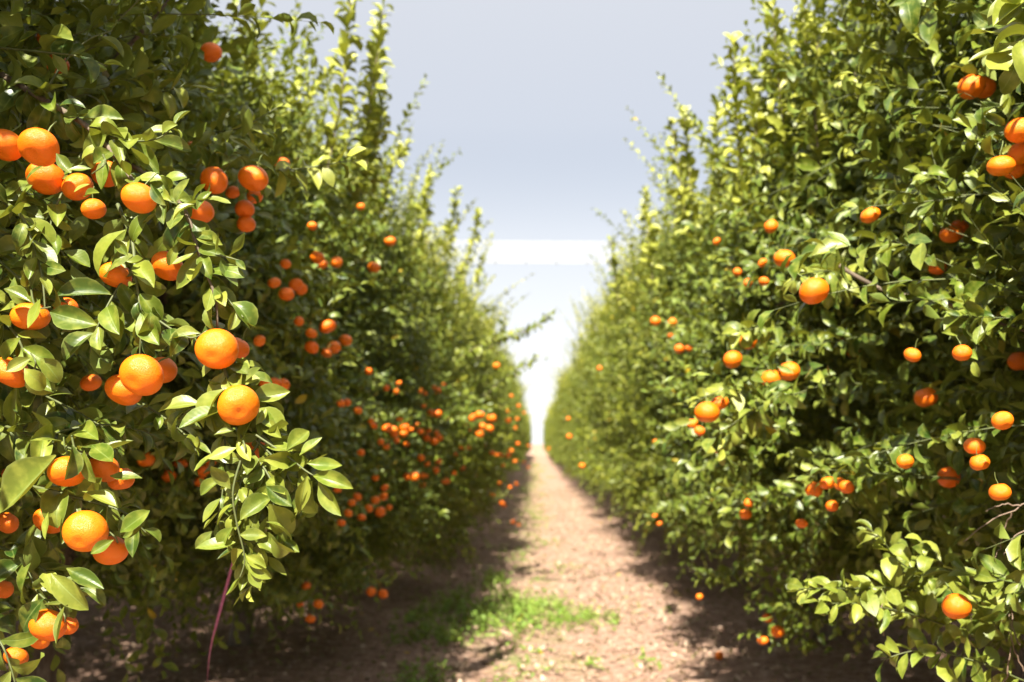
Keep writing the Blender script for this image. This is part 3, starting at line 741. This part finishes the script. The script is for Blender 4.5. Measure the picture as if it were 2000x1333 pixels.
leaves_by_hand(T0, [(385, 490, 1.52), (370, 500, 1.49), (350, 505, 1.49)], [(378, 495, 1.48, 340, 518, 1.47), (345, 480, 1.5, 330, 512, 1.48), (250, 500, 1.5, 225, 470, 1.5), (245, 510, 1.5, 285, 528, 1.5), (245, 450, 1.5, 150, 508, 1.48), (380, 400, 1.5, 330, 412, 1.48), (385, 410, 1.5, 405, 370, 1.5)], .3, .42)
leaves_by_hand(T0, [(470, 850, 1.48), (478, 870, 1.46), (480, 885, 1.46)], [(462, 862, 1.47, 486, 905, 1.46), (462, 875, 1.46, 412, 900, 1.45), (440, 760, 1.48, 372, 815, 1.46), (440, 800, 1.47, 355, 835, 1.46), (480, 745, 1.48, 508, 720, 1.48), (392, 652, 1.5, 330, 655, 1.49), (500, 830, 1.48, 520, 800, 1.48), (460, 840, 1.46, 420, 850, 1.45)], .25, .46)
g = .0125
twig(T0, [(455, 700, 1.52), (480, 760, 1.51), (520, 860, 1.5), (500, 950, 1.5), (505, 1040, 1.49), (520, 1090, 1.49)], .0024, .045, .0065, youth=.4)
twig(T0, [(500, 860, 1.5), (540, 900, 1.49), (580, 960, 1.48), (590, 990, 1.48)], .0018, .048, .009, youth=.4)
twig(T0, [(440, 745, 1.53), (430, 810, 1.52), (440, 870, 1.52), (435, 960, 1.5), (420, 1040, 1.5)], .002, .044, .009, youth=.3)
twig(T0, [(-140, 60, 2.1), (60, 180, 1.74), (180, 255, 1.62), (250, 340, 1.56), (268, 366, 1.53)], .0065, .058, .009, start=.25)
twig(T0, [(180, 255, 1.62), (250, 275, 1.58), (310, 270, 1.56), (345, 240, 1.56)], .0022, .048, g, youth=.3)
twig(T0, [(80, 195, 1.72), (120, 130, 1.75), (170, 80, 1.78), (220, 60, 1.8)], .0025, .072, .02, bright=.15)
twig(T0, [(-40, 90, 1.75), (60, 100, 1.72), (150, 110, 1.72), (210, 130, 1.75)], .0022, .066, .02, bright=.15)
twig(T0, [(200, 290, 1.62), (300, 350, 1.58), (360, 410, 1.54), (390, 500, 1.52), (420, 580, 1.5), (425, 655, 1.5)], .0045, .052, .0085, youth=.22)
twig(T0, [(390, 500, 1.52), (430, 500, 1.5), (470, 510, 1.5)], .0018, .042, .012, youth=.3)
twig(T0, [(400, 540, 1.52), (440, 580, 1.5), (475, 620, 1.48)], .0018, .042, .012, youth=.25)
twig(T0, [(230, 400, 1.62), (258, 470, 1.57), (265, 540, 1.54), (276, 620, 1.52), (272, 705, 1.52)], .0035, .056, .009, youth=.15)
twig(T0, [(425, 655, 1.53), (445, 740, 1.5), (470, 760, 1.5), (512, 840, 1.5), (480, 910, 1.5), (462, 1000, 1.48), (478, 1080, 1.48), (482, 1120, 1.48)], .0032, .046, .0060, youth=.45)
twig(T0, [(500, 840, 1.5), (560, 890, 1.48), (605, 925, 1.47), (640, 935, 1.47)], .0022, .054, .010, youth=.3)
twig(T0, [(490, 880, 1.5), (530, 940, 1.48), (535, 1000, 1.47), (550, 1060, 1.47)], .002, .046, .009, youth=.25)
twig(T0, [(440, 750, 1.52), (400, 790, 1.5), (370, 800, 1.5), (350, 820, 1.5)], .0018, .055, .012, youth=.3)
twig(T0, [(478, 1090, 1.48), (490, 1115, 1.48), (500, 1135, 1.48), (470, 1160, 1.48)], .0012, .026, .008, youth=.8, droop=.8)
twig(T0, [(-60, 360, 1.7), (30, 410, 1.58), (62, 470, 1.55), (82, 540, 1.53), (88, 600, 1.52)], .0035, .052, .008, youth=.2)
twig(T0, [(-60, 450, 1.7), (10, 520, 1.6), (60, 560, 1.58), (110, 590, 1.56)], .0025, .05, .010, youth=.12)
twig(T0, [(-60, 560, 1.7), (20, 640, 1.56), (48, 690, 1.54), (62, 740, 1.52)], .0028, .058, .010, youth=.2)
twig(T0, [(-80, 700, 1.8), (60, 760, 1.7), (140, 800, 1.66), (230, 850, 1.66)], .003, .068, .012, bright=.15)
twig(T0, [(-80, 800, 1.8), (60, 850, 1.62), (150, 880, 1.56), (215, 895, 1.56)], .003, .062, .012, bright=.3)
twig(T0, [(80, 860, 1.6), (130, 840, 1.58), (220, 830, 1.6), (300, 850, 1.62)], .0022, .058, .012, bright=.3)
twig(T0, [(-80, 930, 1.7), (60, 950, 1.6), (160, 975, 1.56), (240, 1000, 1.55), (285, 1040, 1.55)], .003, .056, .010, bright=.3)
twig(T0, [(-80, 1040, 1.75), (50, 1090, 1.62), (120, 1140, 1.58), (175, 1150, 1.58)], .0028, .066, .013, bright=.12)
twig(T0, [(50, 1090, 1.62), (70, 1150, 1.58), (105, 1190, 1.55), (120, 1250, 1.54)], .0022, .062, .014, bright=.12)
twig(T0, [(-80, 1180, 1.75), (-10, 1240, 1.62), (20, 1300, 1.6), (40, 1380, 1.6)], .0025, .06, .013, bright=.12)
twig(T0, [(255, 345, 1.56), (310, 385, 1.54), (360, 400, 1.52), (400, 385, 1.52)], .002, .05, .012, youth=.25)
twig(T0, [(276, 600, 1.54), (330, 640, 1.53), (372, 660, 1.52), (400, 650, 1.52)], .002, .052, .013, youth=.15)
twig(T0, [(260, 520, 1.58), (220, 580, 1.56), (190, 640, 1.54), (175, 690, 1.55)], .0022, .06, .014, youth=.1)
twig(T0, [(160, 300, 1.66), (120, 380, 1.62), (100, 450, 1.6), (140, 520, 1.6)], .0025, .056, .012, youth=.1)
twig(T0, [(280, 790, 1.66), (340, 830, 1.6), (370, 860, 1.58), (385, 885, 1.56)], .002, .052, .013, youth=.2)
twig(T0, [(-60, 230, 1.75), (20, 300, 1.68), (60, 340, 1.64), (130, 350, 1.62)], .0028, .056, .012, youth=.1)
twig(T1, [(470, 330, 2.4), (560, 332, 2.3), (620, 325, 2.3), (692, 312, 2.3)], .0022, .052, .013, youth=.5, T=6, wide=1)
twig(T1, [(400, 260, 2.3), (470, 250, 2.2), (545, 208, 2.2)], .0022, .052, .014, youth=.35, T=6, wide=1)
twig(T0, [(200, 150, 2.2), (280, 180, 2.1), (340, 175, 2.0), (365, 160, 2.0)], .0022, .062, .02, youth=.3, T=6, wide=1)
# tall upright shoots against the sky
for (tr, pts) in (
        (T1, [(690, 420, 4.6), (715, 260, 4.6), (735, 120, 4.6), (750, 5, 4.6)]), (T1, [(700, 400, 4.7), (740, 260, 4.7), (748, 180, 4.7)]),
        (T1, [(640, 330, 4.4), (668, 180, 4.4), (682, 40, 4.4), (684, -40, 4.4)]), (T1, [(715, 330, 4.9), (735, 170, 4.9), (735, 40, 4.9)]),
        (near[(-1, 2)], [(740, 420, 6.4), (765, 330, 6.4), (795, 280, 6.4)]), (near[(-1, 2)], [(820, 500, 7), (830, 400, 7), (840, 330, 7)]),
        (near[(-1, 3)], [(870, 500, 9), (885, 420, 9), (892, 370, 9)]), (near[(-1, 3)], [(900, 540, 9.5), (925, 470, 9.5), (935, 410, 9.5)]),
        (near[(-1, 4)], [(930, 560, 11), (938, 520, 11), (945, 500, 11)]),
        (near[(1, 1)], [(1455, 420, 4.3), (1440, 250, 4.3), (1432, 75, 4.3)]), (near[(1, 1)], [(1480, 360, 4.3), (1475, 240, 4.3), (1465, 130, 4.3)]),
        (near[(1, 1)], [(1540, 330, 4.2), (1520, 150, 4.2), (1508, 0, 4.2)]), (near[(1, 1)], [(1580, 300, 4.1), (1575, 150, 4.1), (1570, 20, 4.1)]),
        (near[(1, 0)], [(1690, 300, 3.6), (1675, 180, 3.6), (1662, 90, 3.6)]), (near[(1, 0)], [(1600, 330, 3.8), (1590, 180, 3.8), (1600, 60, 3.8)]),
        (near[(1, 1)], [(1345, 470, 5.8), (1325, 330, 5.8), (1312, 240, 5.8)]), (near[(1, 2)], [(1355, 450, 5.8), (1345, 320, 5.8), (1336, 215, 5.8)]),
        (near[(1, 2)], [(1405, 400, 5.2), (1402, 280, 5.2), (1398, 195, 5.2)]), (near[(1, 2)], [(1275, 560, 6.8), (1265, 450, 6.8), (1258, 375, 6.8)]),
        (near[(1, 3)], [(1210, 600, 9), (1200, 520, 9), (1193, 470, 9)])):
    twig(tr, pts, .004, .070, .0095, youth=.62, T=5, wide=1, spread=.85)
# thin shoots of the left row arching over the alley
T4 = near[(-1, 4)]
twig(T4, [(860, 720, 9.4), (950, 668, 9.2), (1010, 652, 9), (1050, 635, 9), (1082, 608, 9)], .006, .072, .012, youth=.2, T=5, wide=1)
twig(T4, [(930, 700, 9.6), (975, 660, 9.5), (990, 610, 9.5)], .005, .066, .012, youth=.2, T=5, wide=1)
twig(T4, [(940, 780, 10), (990, 735, 10), (1035, 708, 10), (1045, 695, 10)], .006, .070, .012, youth=.2, T=5, wide=1)
twig(T4, [(950, 760, 10), (1010, 720, 10), (1050, 705, 10), (1076, 698, 10)], .003, .05, .06, youth=.1, T=5, wide=1)
# right row: low leafy branch, big pale leaves in the corner, a long bare limb, dead twigs
RT = near[(1, 0)]
twig(RT, [(1900, 1180, 2.5), (1760, 1150, 2.3), (1650, 1150, 2.2), (1560, 1150, 2.15)], .0020, .055, .010, youth=.25, T=6, wide=1)
twig(RT, [(1900, 1240, 2.4), (1780, 1200, 2.25), (1680, 1180, 2.2), (1600, 1180, 2.15)], .0020, .052, .011, youth=.25, T=6, wide=1)
twig(RT, [(1850, 1150, 2.4), (1760, 1100, 2.3), (1720, 1050, 2.25), (1690, 1030, 2.25)], .0020, .055, .011, youth=.25, T=6, wide=1)
twig(RT, [(1950, 1230, 2.3), (1880, 1140, 2.2), (1840, 1100, 2.2), (1800, 1060, 2.2)], .0020, .055, .012, youth=.2, T=6, wide=1)
twig(RT, [(2000, 1330, 2.1), (1900, 1290, 2.1), (1800, 1270, 2.1), (1720, 1290, 2.1)], .0020, .055, .011, youth=.2, T=6, wide=1)
twig(RT, [(2100, 60, 1.5), (2020, 70, 1.4), (1990, 90, 1.38), (1985, 130, 1.38)], .002, .070, .010, youth=.45)
twig(RT, [(2120, -20, 1.5), (2030, -10, 1.42), (1985, 10, 1.4)], .002, .07, .010, youth=.4)
twig(RT, [(1500, 790, 3.0), (1440, 830, 2.9), (1410, 880, 2.85), (1440, 910, 2.85)], .0020, .056, .013, youth=.25, T=6, wide=1)
twig(RT, [(1520, 640, 2.9), (1470, 640, 2.8), (1440, 650, 2.75)], .0020, .056, .012, youth=.25, T=6, wide=1)
twig(RT, [(1650, 560, 2.7), (1620, 530, 2.5), (1560, 540, 2.4), (1530, 560, 2.4)], .0020, .056, .012, youth=.25, T=6, wide=1)
twig(RT, [(1480, 780, 3.0), (1430, 760, 2.85), (1390, 770, 2.8), (1350, 790, 2.8)], .0020, .05, .012, youth=.3, T=6, wide=1)
def bare(tree, paths, name, mat, r):
    for p in paths:
        tw = Twigs(); P = smooth_path([at(*q) for q in p], 14) + rng.normal(0, .0015, (14, 3)); tw.add(P[None], np.linspace(r, r * .45, 14)[None], 6)
        link(name, tw.mesh(name, mat, np.array(tree.location)), tree)
bare(RT, [[(1640, 520, 2.45), (1720, 565, 2.4), (1830, 590, 2.35), (1980, 640, 2.3), (2150, 700, 2.4)]], "branch", M_BARK, .0055)
bare(RT, [[(2060, 960, 2.0), (1990, 990, 2.0), (1930, 1020, 2.0), (1880, 1060, 2.0)], [(1975, 1000, 2.0), (1960, 1040, 2.02), (1945, 1090, 2.02)],
          [(2050, 1010, 2.0), (1985, 1045, 2.0), (1960, 1085, 2.0)], [(1990, 990, 2.0), (1960, 985, 2.0), (1925, 1000, 2.0)],
          [(1990, 1260, 2.05), (1975, 1210, 2.1), (1985, 1150, 2.1)], [(1960, 1340, 2.05), (1975, 1260, 2.05), (1972, 1200, 2.1)], [(2010, 1330, 2.05), (1985, 1280, 2.05), (1970, 1230, 2.05)],
          [(1725, 1240, 2.2), (1720, 1200, 2.2), (1728, 1160, 2.25)]], "dead_twig", M_DEAD, .0018)
bare(T0, [[(60, 330, 2.6), (30, 200, 2.5), (60, 40, 2.5), (80, -60, 2.5)], [(180, 160, 2.9), (260, 80, 2.8), (350, -20, 2.8)]], "branch", M_BARK, .010)

# ------------------------------------------------------------------ mandarins
def fruit_mesh(seed):
    g = np.random.default_rng(seed); nu, nv = 40, 26
    th = np.linspace(0, 2 * np.pi, nu, endpoint=False); ph = np.linspace(0.0, np.pi, nv)
    V = []
    a1, a2, sq = g.uniform(0, 6.28), g.uniform(0, 6.28), g.uniform(.73, .87)
    for p in ph:
        for t in th:
            r = 1 + .022 * math.cos(2 * t + a1) + .012 * math.cos(3 * t + a2) * math.sin(p) + .010 * math.cos(9 * t + a2) * math.exp(-(p / .7) ** 2)
            z = math.cos(p) * sq
            z -= .11 * math.exp(-(p / .30) ** 2); z += .085 * math.exp(-((math.pi - p) / .26) ** 2)
            z += .04 * math.exp(-((p - .55) / .25) ** 2)
            V.append((r * math.sin(p) ** .92 * math.cos(t), r * math.sin(p) ** .92 * math.sin(t), z))
    V = np.array(V); i = np.arange(nu * nv).reshape(nv, nu); j = np.roll(i, -1, 1)
    F = np.stack([i[:-1], i[1:], j[1:], j[:-1]], -1).reshape(-1, 4)
    return np_mesh("mandarin", V * .032, F, M_PEEL)
FM = [fruit_mesh(s) for s in range(6)]
def calyx_mesh():
    V = []; F = []
    n = 10
    V.append((0, 0, .0260))
    for k in range(n):
        a = k / n * 2 * math.pi; r = .0062 if k % 2 == 0 else .0032
        V.append((math.cos(a) * r, math.sin(a) * r, .0255 + (.0014 if k % 2 == 0 else .0006)))
    me = [(0, 1 + k, 1 + (k + 1) % n, 0) for k in range(n)]
    F = np.array([(0, 1 + k, 1 + (k + 1) % n) for k in range(n)])
    V = np.array(V)
    tw = Twigs(); tw.add(smooth_path([(0, 0, .024), (.001, 0, .034), (.005, .004, .048), (.004, .010, .064)], 8)[None], np.full((1, 8), .0013), 6)
    V2 = np.concatenate(tw.V); F2 = np.concatenate(tw.F) + len(V)
    F2 = np.concatenate([F2[:, [0, 1, 2]], F2[:, [0, 2, 3]]])
    return np_mesh("calyx", np.r_[V, V2], np.r_[F, F2], M_CALYX)
CM = calyx_mesh()
g3 = np.random.default_rng(11)
def add_fruit(P, rad, label, group, calyx, tilt=None):
    o = link("mandarin", FM[int(g3.integers(0, 6))]); s = rad / .032
    o.location = P; o.scale = (s, s, s * g3.uniform(.94, 1.04))
    tl = g3.uniform(.0, .75) if tilt is None else tilt
    o.rotation_euler = (-tl if P[1] > 0 else tl, g3.normal(0, .25), 0)
    o.rotation_euler = (Matrix.Rotation(g3.uniform(-.6, .6), 3, 'Z') @ Matrix.Rotation(-tl, 3, 'X') @ Matrix.Rotation(g3.normal(0, .25), 3, 'Y') @ Matrix.Rotation(g3.uniform(0, 6.28), 3, 'Z')).to_euler()
    tag(o, label, "mandarin", group)
    if calyx: link("calyx", CM, o)
    return o
for f in FRUIT:
    grp = "mandarins on the near left tree" if f["d"] < 1.9 and f["p"][0] < 1000 else "mandarins hanging in the left row" if f["p"][0] < 1048 else "mandarins hanging in the right row"
    add_fruit(f["P"], f["rad"], f["label"], grp, f["r"] >= 9, 1.0 if f['r'] > 40 else None)
add_fruit(at(1405, 1288, 6.9) * np.array([1, 1, 0]) + np.array([0, 0, .036]), .032, "fallen mandarin lying on the soil at the path's right shadow edge", "fallen mandarins", True, 1.3)
add_fruit(at(1013, 1003, 18) * np.array([1, 1, 0]) + np.array([0, 0, .036]), .034, "fallen mandarin lying at the left edge of the sunlit path", "fallen mandarins", False, 1.0)

# ------------------------------------------------------------------ pink tape, overhead net strip
def ribbon():
    P = smooth_path([at(462, 1070, 3.02), at(444, 1140, 3.0), at(424, 1215, 2.95), at(411, 1270, 2.92), at(405, 1340, 2.9), at(404, 1500, 2.9), at(402, 1700, 2.9), at(400, 1860, 2.92)], 60)
    a = np.linspace(0, 7, 60); wd = np.linspace(.0018, .0095, 60) + .0015 * np.sin(a * 1.3)
    S = np.c_[np.cos(a * .45), np.sin(a * .45) * .6, np.zeros(60)]; Nn = np.c_[-np.sin(a * .45), np.cos(a * .45), np.zeros(60)]
    rows = []
    for q, e in ((-1, .0004), (1, .0004), (1, -.0004), (-1, -.0004)): rows.append(P + S * (q * wd)[:, None] + Nn * e)
    V = np.stack(rows, 1).reshape(-1, 3); i = np.arange(240).reshape(60, 4); j = np.roll(i, -1, 1)
    F = np.stack([i[:-1], j[:-1], j[1:], i[1:]], -1).reshape(-1, 4)
    tag(link("marking_tape", np_mesh("marking_tape", V, F, M_PINK)), "pink plastic tape hanging below the canopy near the bottom left", "tape")
ribbon()

def net():
    H = EYE + 4.6; y0, y1 = 4.6 * FPX / 398, 4.6 * FPX / 356
    root = empty("net_strip", (0, (y0 + y1) / 2, H)); org = np.array([0, (y0 + y1) / 2, H])
    tag(root, "white netting strip stretched across above the alley between the rows", "net")
    nx, ny = 60, 8; X, Y = np.meshgrid(np.linspace(-7, 7, nx), np.linspace(y0, y1, ny))
    Zz = H + .03 * np.sin(X * 4.2) * np.sin((Y - y0) / (y1 - y0) * np.pi) - .10 * np.sin((Y - y0) / (y1 - y0) * np.pi) - X * .012
    V = np.c_[X.ravel(), Y.ravel(), Zz.ravel()] - org; i = np.arange(nx * ny).reshape(ny, nx)
    F = np.stack([i[:-1, :-1], i[:-1, 1:], i[1:, 1:], i[1:, :-1]], -1).reshape(-1, 4)
    link("netting", np_mesh("netting", V, F, M_NET), root)
    for y in (y0, y1):
        tw = Twigs(); P = np.stack([np.linspace(-7, 7, 20), np.full(20, y), H - np.linspace(-7, 7, 20) * .012], 1) - org; tw.add(P[None], np.full((1, 20), .006), 6)
        if y == y1:
            for x in np.arange(-6.5, 6.6, .78):
                q = Twigs(); a = np.array([x, y, H - x * .012]) - org; q.add(np.array([a + [0, -.12, .01], a + [0, 0, .012], a + [0, .03, -.02]])[None], np.full((1, 3), .018), 6)
                link("clip", q.mesh("clip", M_STEEL), root)
        link("cable", tw.mesh("cable", M_STEEL), root)
net()
